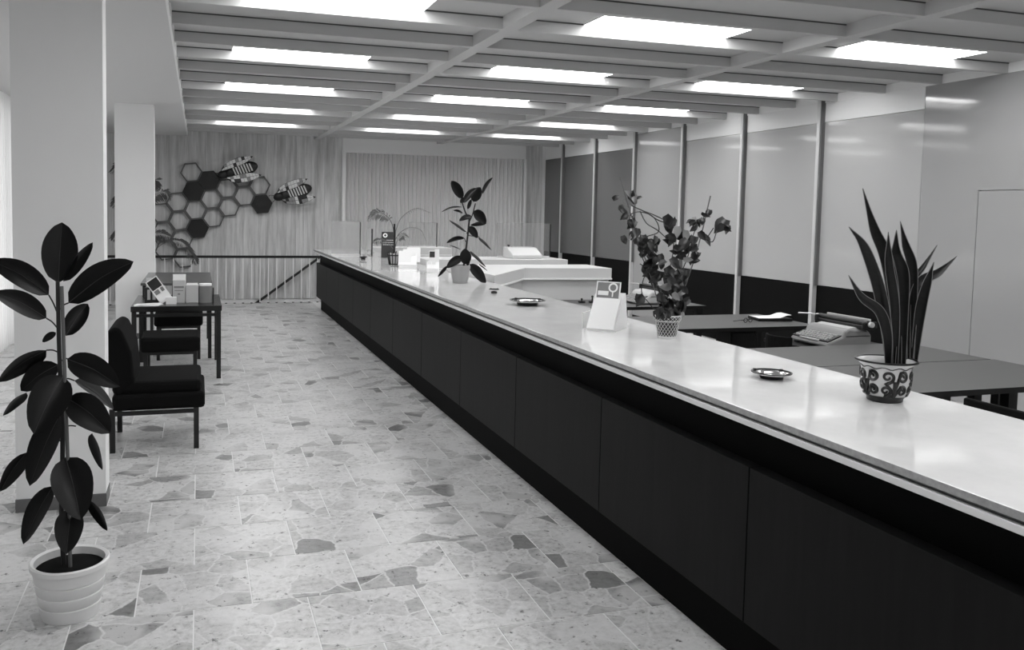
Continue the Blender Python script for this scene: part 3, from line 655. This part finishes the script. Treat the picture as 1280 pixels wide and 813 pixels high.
for k in range(4): MB().box(-0.11, 0.12, -0.07, 0.07, 0, 0.003).build('leaflet', M_paper, t, loc=(0.012 * k, 0.004 * k, 0.0035 * k), rot=(0, 0, 0.06 * k))

# ---------------- plants
def pot_soil(p, r_, z): MB().lathe([(r_, z - 0.01), (r_ * 0.6, z + 0.004), (0, z)], 24).build('soil', M_soil, p, smooth=True)
def leaves_px(root, specs, conv, Y, asp=0.42, m=M_leaf, midm=M_leaf_mid, name='leaf', seed=1, dyr=0.35, petiole=True, stemx=None):
    """specs: (base x,y, tip x,y, apparent width, [dy]) in picture units; leaves stand around the stem in depth"""
    rr = random.Random(seed); inv = root.matrix_basis.inverted()
    for n, s_ in enumerate(specs):
        bx, by, tx, ty, wpx = s_[:5]
        (bx, by), (tx, ty), k = conv(bx, by), conv(tx, ty), conv(None, None)
        dd = (ray(bx, by).y and 1)
        B0 = atY(bx, by, Y); dep = (B0 - EYE).dot(RZ); ppm = F / dep
        L0 = math.hypot(tx - bx, ty - by) / ppm
        dy = s_[5] if len(s_) > 5 else rr.uniform(-dyr, dyr)
        B0 = atY(bx, by, Y + 0.2 * dy * L0); T0 = atY(tx, ty, Y + 1.0 * dy * L0)
        wa = wpx * k / ppm; wt_ = max(wa, asp * (T0 - B0).length)
        roll = math.acos(min(1, wa / wt_)) * rr.choice((-1, 1))
        up = Vector((0, 0, 1)) * (T0 - B0).length * 0.06
        path = spline([B0, B0.lerp(T0, 0.5) + up, T0], 6)
        path = [inv @ p for p in path]
        mb = MB(); leaf_strip_world(mb, path, wt_, roll, inv)
        if midm:
            mr = [path[i].copy() for i in range(len(path))]
            mb.tube([p + (inv.to_3x3() @ (EYE - B0).normalized()) * 0.0015 for p in mr], [wt_ * 0.018 * (1 - 0.8 * i / len(mr)) for i in range(len(mr))], 4, 1)
        mb.v = [(a, b_, max(c, 0.004)) for a, b_, c in mb.v]
        mb.build(name, [m, midm or m], root, smooth=True)
def leaf_strip_world(mb, path, width, roll, inv, **kw):
    n0 = len(mb.v); tmp = MB(); fw = inv.inverted()
    leaf_strip(tmp, [fw @ p for p in path], width, roll, **kw)
    mb.add([Vector((q.x, q.y, max(q.z, 0.004))) for q in (inv @ Vector(v) for v in tmp.v)], tmp.f, 0)
def stem_px(root, pts, conv, Y, r_, m, name='stem', dz=0.0):
    inv = root.matrix_basis.inverted()
    P = [inv @ atY(*conv(x, y), Y + (p[0] if p else dz)) for x, y, *p in pts]
    sp = spline(P, 5); MB().tube(sp, r_ if not isinstance(r_, tuple) else [r_[0] + (r_[1] - r_[0]) * i / (len(sp) - 1) for i in range(len(sp))], 8).build(name, m, root, smooth=True)
def full(x, y): return 1.0 if x is None else (x, y)
# tall rubber plant in the front, ridged white pot
M_pot = mat('white_glazed_pot', 0.88, 0.35, 0.4)
YR = 3.84
rp = thing('rubber_plant', (-0.525, YR, 0), 'tall rubber plant in a ridged white pot on the floor, before the near pillar', 'plant')
prof = [(0, 0), (0.112, 0), (0.115, 0.006)]
for z in (0.06, 0.11, 0.16):
    r0 = 0.115 + z * 0.16; prof += [(r0 - 0.001, z - 0.004), (r0 - 0.005, z), (r0, z + 0.004)]
prof += [(0.146, 0.2), (0.149, 0.212), (0.157, 0.216), (0.159, 0.236), (0.153, 0.242), (0.140, 0.236), (0.136, 0.205), (0, 0.205)]
MB().lathe(prof, 48).build('pot', M_pot, rp, smooth=True); pot_soil(rp, 0.137, 0.215)
stem_px(rp, [(80, 712), (77, 640), (78, 590), (78, 530), (74.5, 450), (73, 400), (72, 352)], full, YR, (0.011, 0.008), M_stem)
stem_px(rp, [(88, 714), (85.5, 600), (82, 500), (78.5, 400), (77, 358)], full, YR - 0.035, 0.0075, M_cane, 'cane')
leaves_px(rp, [
    (72.6, 354, 77.5, 278, 42, 0.2), (79, 352, 116, 303, 15, 0.3), (85.5, 379, 167, 327, 35, 0.1), (82, 420, 110, 380, 24, 0.5), (61, 369, -12, 326, 30, 0.1),
    (58, 398, -8, 366, 26, -0.3), (70, 416, 53, 428, 9, 0.3), (58, 438, -2, 478, 22, 0.2), (84, 449, 150, 484, 34, -0.2), (73, 456, 26, 489, 29, 0.2), (33, 491, 4, 520, 11, 0.4),
    (79, 470, 42, 543, 46, -0.5), (93, 476, 142, 512, 15, 0.3), (84, 498, 138, 542, 39, -0.3), (115, 542, 128, 588, 11, 0.3), (74, 520, 37, 608, 32, -0.2), (33, 566, 0, 615, 20, 0.1),
    (66, 608, 29, 681, 24, -0.4), (82, 572, 101, 651, 47, -0.6), (89, 636, 83, 693, 33, -0.5), (113, 626, 134, 664, 12, 0.3)], full, YR, 0.40, seed=3)
for k, (sx, sy, lx, ly) in enumerate(((73, 395, 61, 369), (73, 412, 58, 398), (75, 442, 58, 438), (76, 452, 86, 449), (78, 500, 84, 498), (77, 475, 93, 476), (78, 536, 95, 533), (78, 555, 69, 548), (78, 612, 66, 608), (74, 388, 85.5, 379))):
    stem_px(rp, [(sx, sy), ((sx + lx) / 2, (sy + ly) / 2 - 2), (lx, ly)], full, YR, 0.003, M_stem, 'leaf_stalk')
# small rubber plant on the counter
def c5(x, y): return 1 / 5.08 if x is None else (540 + x / 5.08, 210 + y / 5.08)
YS = 7.98
sp_ = thing('rubber_plant', (2.485, YS, 1.04), 'small rubber plant in a plain grey pot on the marble counter', 'plant')
MB().lathe([(0, 0), (0.07, 0), (0.073, 0.005), (0.085, 0.07), (0.087, 0.07), (0.094, 0.14), (0.098, 0.142), (0.1, 0.175), (0.093, 0.178), (0.088, 0.15), (0, 0.15)], 36).build('pot', mat('grey_clay_pot', 0.60, 0.7), sp_, smooth=True); pot_soil(sp_, 0.09, 0.158)
stem_px(sp_, [(192, 655), (205, 600), (218, 500), (232, 380), (235, 320), (213, 285), (190, 215)], c5, YS, (0.011, 0.007), M_stem)
stem_px(sp_, [(235, 345), (256, 300), (276, 225)], c5, YS, 0.006, M_stem)
leaves_px(sp_, [(193, 195, 123, 82, 62, 0.1), (200, 222, 285, 128, 42, -0.3), (262, 215, 308, 122, 66, -0.4), (322, 166, 386, 60, 24, 0.3), (180, 222, 215, 190, 30, 0.2), (192, 250, 58, 282, 8, 0.3), (195, 290, 134, 270, 15, 0.4), (252, 308, 172, 338, 34, -0.3),
    (268, 272, 342, 358, 66, -0.3), (346, 352, 244, 362, 28, -0.2), (234, 374, 290, 446, 48, -0.5), (222, 408, 108, 330, 15, 0.3), (206, 447, 92, 478, 28, 0.2), (298, 438, 380, 524, 17, 0.3), (216, 612, 208, 512, 74, -0.3), (190, 568, 92, 636, 54, -0.3),
    (96, 622, 36, 692, 22, 0.0), (238, 612, 342, 740, 66, -0.2), (248, 530, 345, 632, 19, 0.3), (185, 518, 108, 489, 5, 0.2), (300, 610, 354, 656, 8, 0.2), (225, 262, 250, 200, 24, 0.2), (228, 622, 222, 540, 34, 0.3)], c5, YS, 0.40, seed=5, midm=None)
for sx, sy, lx, ly in ((222, 420, 222, 408), (214, 470, 206, 447), (232, 430, 298, 438), (212, 560, 248, 530), (205, 600, 238, 612)):
    stem_px(sp_, [(sx, sy), (lx, ly)], c5, YS, 0.004, M_stem, 'leaf_stalk')
# sword plant in the scroll pot
YW = 2.64
sw = thing('sword_plant', (2.578, YW, 1.04), 'sword-leaved plant in a white pot with dark painted scrolls', 'plant')
M_potw = mat('white_painted_ceramic', 0.80, 0.25, 0.5); M_scroll = mat('dark_scroll_paint', 0.06, 0.3)
bp_ = [(0, 0), (0.060, 0), (0.063, 0.004), (0.064, 0.014), (0.074, 0.026), (0.083, 0.05), (0.0875, 0.085), (0.0885, 0.12), (0.091, 0.14), (0.102, 0.152), (0.112, 0.158)]
MB().lathe(bp_ + [(0.112, 0.163), (0.1, 0.158), (0.088, 0.142), (0.084, 0.125), (0, 0.125)], 48).build('pot', M_potw, sw, smooth=True); pot_soil(sw, 0.086, 0.135)
def prad(z):
    for (r0, z0), (r1, z1) in zip(bp_[1:], bp_[2:]):
        if z0 <= z <= z1: return r0 + (r1 - r0) * (z - z0) / max(1e-6, z1 - z0)
    return bp_[-1][0]
MB().lathe([(0.0605, -0.0), (0.065, 0.003), (0.0662, 0.014), (0.0762, 0.0262), (0.074, 0.025)], 48).build('foot_band', M_scroll, sw, smooth=True)
MB().lathe([(0.1115, 0.156), (0.1145, 0.158), (0.1145, 0.164), (0.108, 0.164), (0.104, 0.160)], 48).build('rim_band', M_scroll, sw, smooth=True)
def scroll(a0, z0, sz, sgn, turns=1.35, tail=None):
    pts = []; n = 26
    if tail: pts += [(a0 + tail[0], tail[1])]
    for i in range(n + 1):
        t = i / n; rr = sz * (1 - 0.82 * t); th = sgn * (-pi * 0.6 + t * turns * 2 * pi)
        pts.append((a0 + rr * math.cos(th) / 0.085, z0 + rr * math.sin(th)))
    P = [((prad(z) + 0.0005) * math.cos(a), (prad(z) + 0.0005) * math.sin(a), z) for a, z in pts]
    return MB().tube(P, [0.0068 - 0.0025 * i / len(P) for i in range(len(P))], 6).build('painted_scroll', M_scroll, sw, smooth=True)
for k in range(5):
    a0 = k * 2 * pi / 5 + 0.55
    scroll(a0 - 0.29, 0.106, 0.024, 1, tail=(0.28, 0.045)); scroll(a0 + 0.33, 0.105, 0.022, -1, tail=(-0.3, 0.05))
    scroll(a0 - 0.36, 0.052, 0.021, 1, tail=(0.34, 0.03)); scroll(a0 + 0.36, 0.052, 0.019, -1, tail=(-0.33, 0.03))
    z_ = [(a0 + 0.02 * math.sin(q), 0.03 + 0.02 * q) for q in range(4)]
    MB().tube([((prad(z) + 0.0005) * math.cos(a), (prad(z) + 0.0005) * math.sin(a), z) for a, z in z_], 0.0075, 6).build('painted_stem', M_scroll, sw, smooth=True)
    wv = [(a0 + q / 12 * 2 * pi / 5, 0.138 + 0.004 * math.sin(q * pi / 3)) for q in range(13)]
    MB().tube([((prad(z) + 0.0005) * math.cos(a), (prad(z) + 0.0005) * math.sin(a), z) for a, z in wv], 0.002, 5).build('rim_wave', M_scroll, sw, smooth=True)
def c4(x, y): return 1 / 2.54 if x is None else (980 + x / 2.54, 220 + y / 2.54)
M_sw = mat('sword_leaf', 0.05, 0.38, 0.25, noise=((30, 30, 90), 0.025, 0.07)); M_swe = mat('sword_leaf_edge', 0.42, 0.5)
inv = sw.matrix_basis.inverted()
for pts, wpx, dy in (([(340, 600), (345, 400), (322, 260), (285, 170), (250, 40)], 46, 0.03), ([(335, 600), (325, 480), (300, 350), (255, 225), (206, 162)], 42, -0.03), ([(330, 600), (325, 500), (300, 430), (245, 385), (205, 316)], 38, -0.05),
        ([(352, 600), (350, 420), (332, 280), (331, 178)], 34, -0.04), ([(372, 600), (372, 430), (372, 310), (355, 250), (357, 172)], 50, 0.0), ([(398, 600), (405, 420), (405, 290), (385, 220), (369, 144)], 36, 0.03),
        ([(412, 600), (425, 480), (438, 400), (456, 334), (476, 274)], 36, -0.03), ([(392, 600), (390, 430), (395, 350), (440, 290), (486, 220)], 26, 0.05), ([(400, 600), (405, 440), (430, 340), (490, 305), (549, 255)], 40, 0.02),
        ([(362, 600), (352, 460), (345, 400), (338, 330)], 40, 0.05)):
    P3 = [atY(*c4(x, y), YW + dy * (i / (len(pts) - 1)) * 1.5) for i, (x, y) in enumerate(pts)]
    ppm = F / (P3[0] - EYE).dot(RZ); path = spline(P3, 6); wd = wpx * 0.84 / 2.54 / ppm
    pf = lambda t: (0.55 + 0.45 * math.sin(pi * min(1, t * 1.15))) * (1 if t < 0.72 else max(0.02, 1 - ((t - 0.72) / 0.28) ** 1.6))
    tmp = MB(); leaf_strip(tmp, path, wd, R.uniform(-0.35, 0.35), 0.22, pf); lf = MB(); lf.add([inv @ Vector(v) for v in tmp.v], tmp.f)
    for e in (0, 4): lf.tube([inv @ Vector(tmp.v[i * 5 + e]) for i in range(len(path))], 0.0013, 4, 1)
    lf.build('leaf', [M_sw, M_swe], sw, smooth=True)
# climbing plant in the lattice pot
YCL = 4.28
cp = thing('climbing_plant', (2.592, YCL, 1.04), 'climbing plant on two canes in a dark pot with white lattice pattern', 'plant')
def lr(z): return 0.051 + z * 0.155
MB().lathe([(0, 0), (0.051, 0), (lr(0.10), 0.10), (lr(0.10) + 0.006, 0.103), (lr(0.135) + 0.006, 0.135), (lr(0.135), 0.138), (0.063, 0.125), (0, 0.125)], 40).build('pot', M_scroll, cp, smooth=True)
MB().lathe([(0.0515, 0), (lr(0.014) + 0.001, 0.014), (lr(0.014) + 0.0, 0.017)], 40).build('base_band', M_potw, cp, smooth=True)
MB().lathe([(lr(0.1), 0.099), (lr(0.1) + 0.0075, 0.1025), (lr(0.1) + 0.0075, 0.107)], 40).build('collar_band', M_potw, cp, smooth=True)
MB().lathe([(lr(0.13) + 0.0065, 0.130), (lr(0.135) + 0.0075, 0.133), (lr(0.135) + 0.0065, 0.138)], 40).build('rim_band', M_potw, cp, smooth=True)
pot_soil(cp, 0.066, 0.13)
for (z0, z1, ex, tw) in ((0.016, 0.099, 0.0008, 0.9), (0.107, 0.131, 0.0068, 0.33)):
    lat = MB()
    for k in range(20):
        for sg_ in (1, -1):
            lat.tube([((lr(z0 + (z1 - z0) * t / 6) + ex) * math.cos(2 * pi * k / 20 + sg_ * tw * t / 6), (lr(z0 + (z1 - z0) * t / 6) + ex) * math.sin(2 * pi * k / 20 + sg_ * tw * t / 6), z0 + (z1 - z0) * t / 6) for t in range(7)], 0.0014, 4)
    lat.build('lattice', M_potw, cp)
stem_px(cp, [(829, 400), (810, 335), (791, 276), (775, 222)], full, YCL - 0.01, 0.0035, M_cane, 'cane'); stem_px(cp, [(842, 400), (871, 314), (888, 245)], full, YCL + 0.02, 0.0035, M_cane, 'cane')
for pts in ([(791, 258), (805, 264), (820, 270), (838, 279)], [(789, 257), (808, 266), (822, 275), (836, 280)], [(787, 276), (789, 268), (800, 265), (815, 270), (823, 282), (822, 291), (808, 296), (800, 302)], [(800, 264), (808, 279), (822, 288), (832, 297)],
            [(866, 275), (878, 274), (884, 262)], [(872, 294), (884, 300), (891, 302), (896, 289)], [(884, 297), (892, 285)], [(832, 400), (822, 360), (806, 330), (797, 300), (790, 270)], [(838, 400), (845, 360), (860, 320), (868, 290), (880, 275)], [(834, 400), (835, 350), (842, 310), (838, 285)],
            [(828, 398), (812, 380), (802, 365), (806, 345), (815, 335)], [(832, 395), (818, 345), (800, 330)]):
    stem_px(cp, [(x, y, R.uniform(-0.05, 0.05)) for x, y in pts], full, YCL, 0.0028, M_stem, 'vine')
M_ivy = mat('climber_leaf', 0.12, 0.4, 0.5); M_ivyl = mat('pale_climber_leaf', 0.52, 0.45, 0.4); M_ivyd = mat('dark_climber_leaf', 0.04, 0.4, 0.5)
ivyp = lambda t: 0.55 + 0.9 * t if t < 0.35 else max(0.03, (1 - ((t - 0.35) / 0.65) ** 1.3) * 0.95)
icp = cp.matrix_basis.inverted()
def ivy(cx, cy, n, spread, size, mset, dsp=0.09):
    for _ in range(n):
        a = R.uniform(0, 2 * pi); q = spread * math.sqrt(R.random())
        x, y = cx + q * math.cos(a), cy + q * math.sin(a); dY = YCL + R.uniform(-dsp, dsp)
        ang = R.gauss(pi / 2, 0.8); l = size * R.uniform(0.8, 1.2)
        P3 = [atY(x - l * 0.5 * math.cos(ang), y - l * 0.5 * math.sin(ang), dY), atY(x, y, dY - 0.012), atY(x + l * 0.5 * math.cos(ang), y + l * 0.5 * math.sin(ang), dY + R.uniform(-0.03, 0.02))]
        ppm = F / (P3[0] - EYE).dot(RZ); tmp = MB(); leaf_strip(tmp, spline(P3, 3), l / ppm * R.uniform(0.7, 0.95), R.uniform(-0.9, 0.9), 0.2, ivyp)
        MB().add([icp @ Vector(v) for v in tmp.v], tmp.f).build('leaf', R.choice(mset), cp, smooth=True)
D, Mx, Lt = [M_ivyd], [M_ivyd, M_ivy, M_ivy], [M_ivyl, M_ivyl, M_ivy]
for args in ((790, 249, 3, 6, 15, [M_ivyl, M_ivy]), (797, 250, 2, 4, 12, Lt), (779, 264, 2, 4, 11, Mx), (782, 273, 2, 3, 10, Mx), (792, 281, 3, 4, 15, D), (793, 293, 3, 5, 13, Mx), (780, 300, 1, 1, 12, [M_ivy]), (788, 297, 1, 2, 9, Lt), (770, 248, 1, 1, 9, [M_ivy]),
             (800, 305, 6, 8, 13, Mx), (812, 306, 6, 9, 13, D), (808, 320, 7, 10, 15, D), (821, 300, 3, 4, 10, Mx), (838, 282, 4, 5, 16, Mx), (838, 300, 4, 5, 14, D), (851, 292, 4, 7, 15, Lt), (864, 282, 3, 5, 14, Mx), (866, 278, 2, 4, 11, Lt), (876, 279, 2, 3, 10, D),
             (856, 306, 6, 8, 16, D), (866, 306, 4, 6, 14, D), (846, 316, 4, 7, 13, D), (867, 324, 3, 6, 13, Mx), (862, 327, 2, 3, 11, Lt), (900, 283, 2, 3, 19, [M_ivy]), (908, 286, 2, 3, 15, [M_ivy]), (886, 267, 2, 4, 11, [M_ivy]), (881, 299, 2, 5, 14, Mx),
             (813, 335, 8, 10, 15, D), (818, 348, 6, 9, 15, D), (828, 330, 4, 8, 12, Mx), (842, 338, 7, 10, 15, Mx), (852, 352, 7, 9, 16, D), (835, 360, 8, 12, 13, [M_ivy, M_ivyl, M_ivyd]), (826, 372, 5, 8, 13, [M_ivy, M_ivyd]), (835, 388, 10, 10, 15, D), (850, 378, 6, 7, 13, Mx), (848, 392, 3, 6, 12, Lt), (825, 391, 4, 5, 13, D), (800, 377, 2, 4, 14, [M_ivy]), (856, 366, 3, 4, 13, Lt), (844, 373, 4, 8, 12, Lt)):
    ivy(*args)
# palms
def palm(root, base, fronds, nl, ll, m=M_leaf, r_=0.006, lw=0.008):
    """feathered fronds: each a stalk with paired leaflets; fronds in world points"""
    iv = root.matrix_basis.inverted()
    for fr in fronds:
        sp = spline(fr, 8); mb = MB(); mb.tube([iv @ p for p in sp], [r_ * (1 - 0.75 * i / len(sp)) for i in range(len(sp))], 5)
        st = len(sp) // 3
        for i in range(st, len(sp)):
            t = (sp[min(i + 1, len(sp) - 1)] - sp[i - 1]).normalized(); sd = t.cross(Vector((0.2, -0.9, 0.2))).normalized()
            for sgn in (-1, 1):
                for q in range(nl):
                    l = ll * math.sin(pi * (0.15 + 0.8 * (i - st) / max(1, len(sp) - st)) ** 0.8) * R.uniform(0.75, 1.1); p0 = sp[i].lerp(sp[i - 1], q / nl)
                    d_ = (sd * sgn * 0.8 + t * 0.6 + Vector((R.uniform(-0.15, 0.15), R.uniform(-0.3, 0.3), -0.35))).normalized()
                    p1 = p0 + d_ * l * 0.6; p2 = p0 + d_ * l + Vector((0, 0, -l * 0.35)); wv = t * lw
                    mb.add([iv @ p0, iv @ (p1 + wv), iv @ (p1 - wv), iv @ p2], [(0, 1, 3), (0, 3, 2)])
        mb.build('frond', m, root)
YP = 10.66
M_palm = mat('grey_palm_leaf', 0.40, 0.6)
pp = thing('potted_palm', (2.42, YP, 1.04), 'small feathery palm in a dark slatted pot on the marble counter', 'plant')
MB().lathe([(0, 0), (0.055, 0), (0.082, 0.155), (0.076, 0.155), (0.07, 0.13), (0, 0.13)], 24).build('pot', M_lgrey, pp, smooth=True); pot_soil(pp, 0.072, 0.137)
sl = MB().prism([(-0.007, -0.004), (0.007, -0.004), (0.007, 0.004), (-0.007, 0.004)], 0, 0.175).mesh('slat', M_dark)
for k in range(12):
    a = 2 * pi * k / 12; put('slat', sl, pp, (0.063 * math.cos(a), 0.063 * math.sin(a), 0.004), (0, 0.17, a))
MB().lathe([(0.083, 0.12), (0.087, 0.12), (0.089, 0.135), (0.085, 0.135)], 24).build('band', M_dark, pp, smooth=True); MB().lathe([(0.06, 0.01), (0.064, 0.01), (0.066, 0.022), (0.062, 0.022)], 24).build('band', M_dark, pp, smooth=True)
W = lambda pts: [atY(x, y, YP + d_) for x, y, d_ in pts]
stem_px(pp, [(492, 320), (493, 300), (493, 280)], full, YP, 0.012, M_dark)
palm(pp, None, [W([(493, 300, 0), (490, 280, 0), (480, 268, -0.05), (468, 266, -0.1), (460, 276, -0.15)]), W([(493, 290, 0), (487, 274, 0.1), (474, 266, 0.15), (464, 272, 0.2)])], 1, 0.10, M_palm, 0.006, 0.004)
palm(pp, None, [W([(494, 300, 0), (500, 291, 0), (512, 285, 0), (526, 288, 0.1), (533, 302, 0.1)]), W([(494, 290, 0), (502, 272, 0), (520, 261, 0), (538, 266, 0)])], 1, 0.03, M_palm, 0.004, 0.002)
palm(pp, None, [W([(493, 312, 0), (497, 300, 0), (503, 294, 0), (510, 296, -0.1)]), W([(492, 312, 0), (484, 303, 0), (474, 300, 0), (466, 303, 0)])], 1, 0.07, M_palm, 0.004, 0.005)
YQ = 15.3
fp = thing('potted_palm', (-0.95, YQ, 0), 'tall dark palm half hidden by the far pillar, before the railing', 'plant')
MB().lathe([(0, 0), (0.14, 0), (0.18, 0.3), (0.17, 0.3), (0.16, 0.27), (0, 0.27)], 28).build('pot', M_pot, fp, smooth=True); pot_soil(fp, 0.165, 0.275)
W = lambda pts: [atY(x, y, YQ + d_) for x, y, d_ in pts]
b0 = atY(176, 375, YQ)
stem_px(fp, [(178, 385), (177, 340), (176, 300)], full, YQ, 0.025, M_dark)
palm(fp, None, [W([(176, 300, 0), (182, 262, 0), (194, 244, 0), (206, 240, 0.1), (212, 250, 0.1)]), W([(176, 310, 0), (186, 298, 0), (200, 292, 0), (214, 296, 0)]), W([(176, 330, 0), (205, 304, 0), (226, 302, 0), (240, 318, 0.0), (246, 330, 0)]), W([(176, 300, 0), (160, 280, 0), (148, 290, 0), (141, 300, 0)]), W([(176, 300, 0), (172, 240, 0), (155, 205, 0.1), (138, 215, 0.1)]),
    W([(176, 300, 0), (185, 245, 0), (193, 225, 0), (197, 234, 0)]), W([(176, 300, 0), (164, 255, 0), (150, 248, 0), (140, 258, 0)])], 2, 0.16, mat('dim_palm_leaf', 0.27, 0.6), 0.005, 0.005)
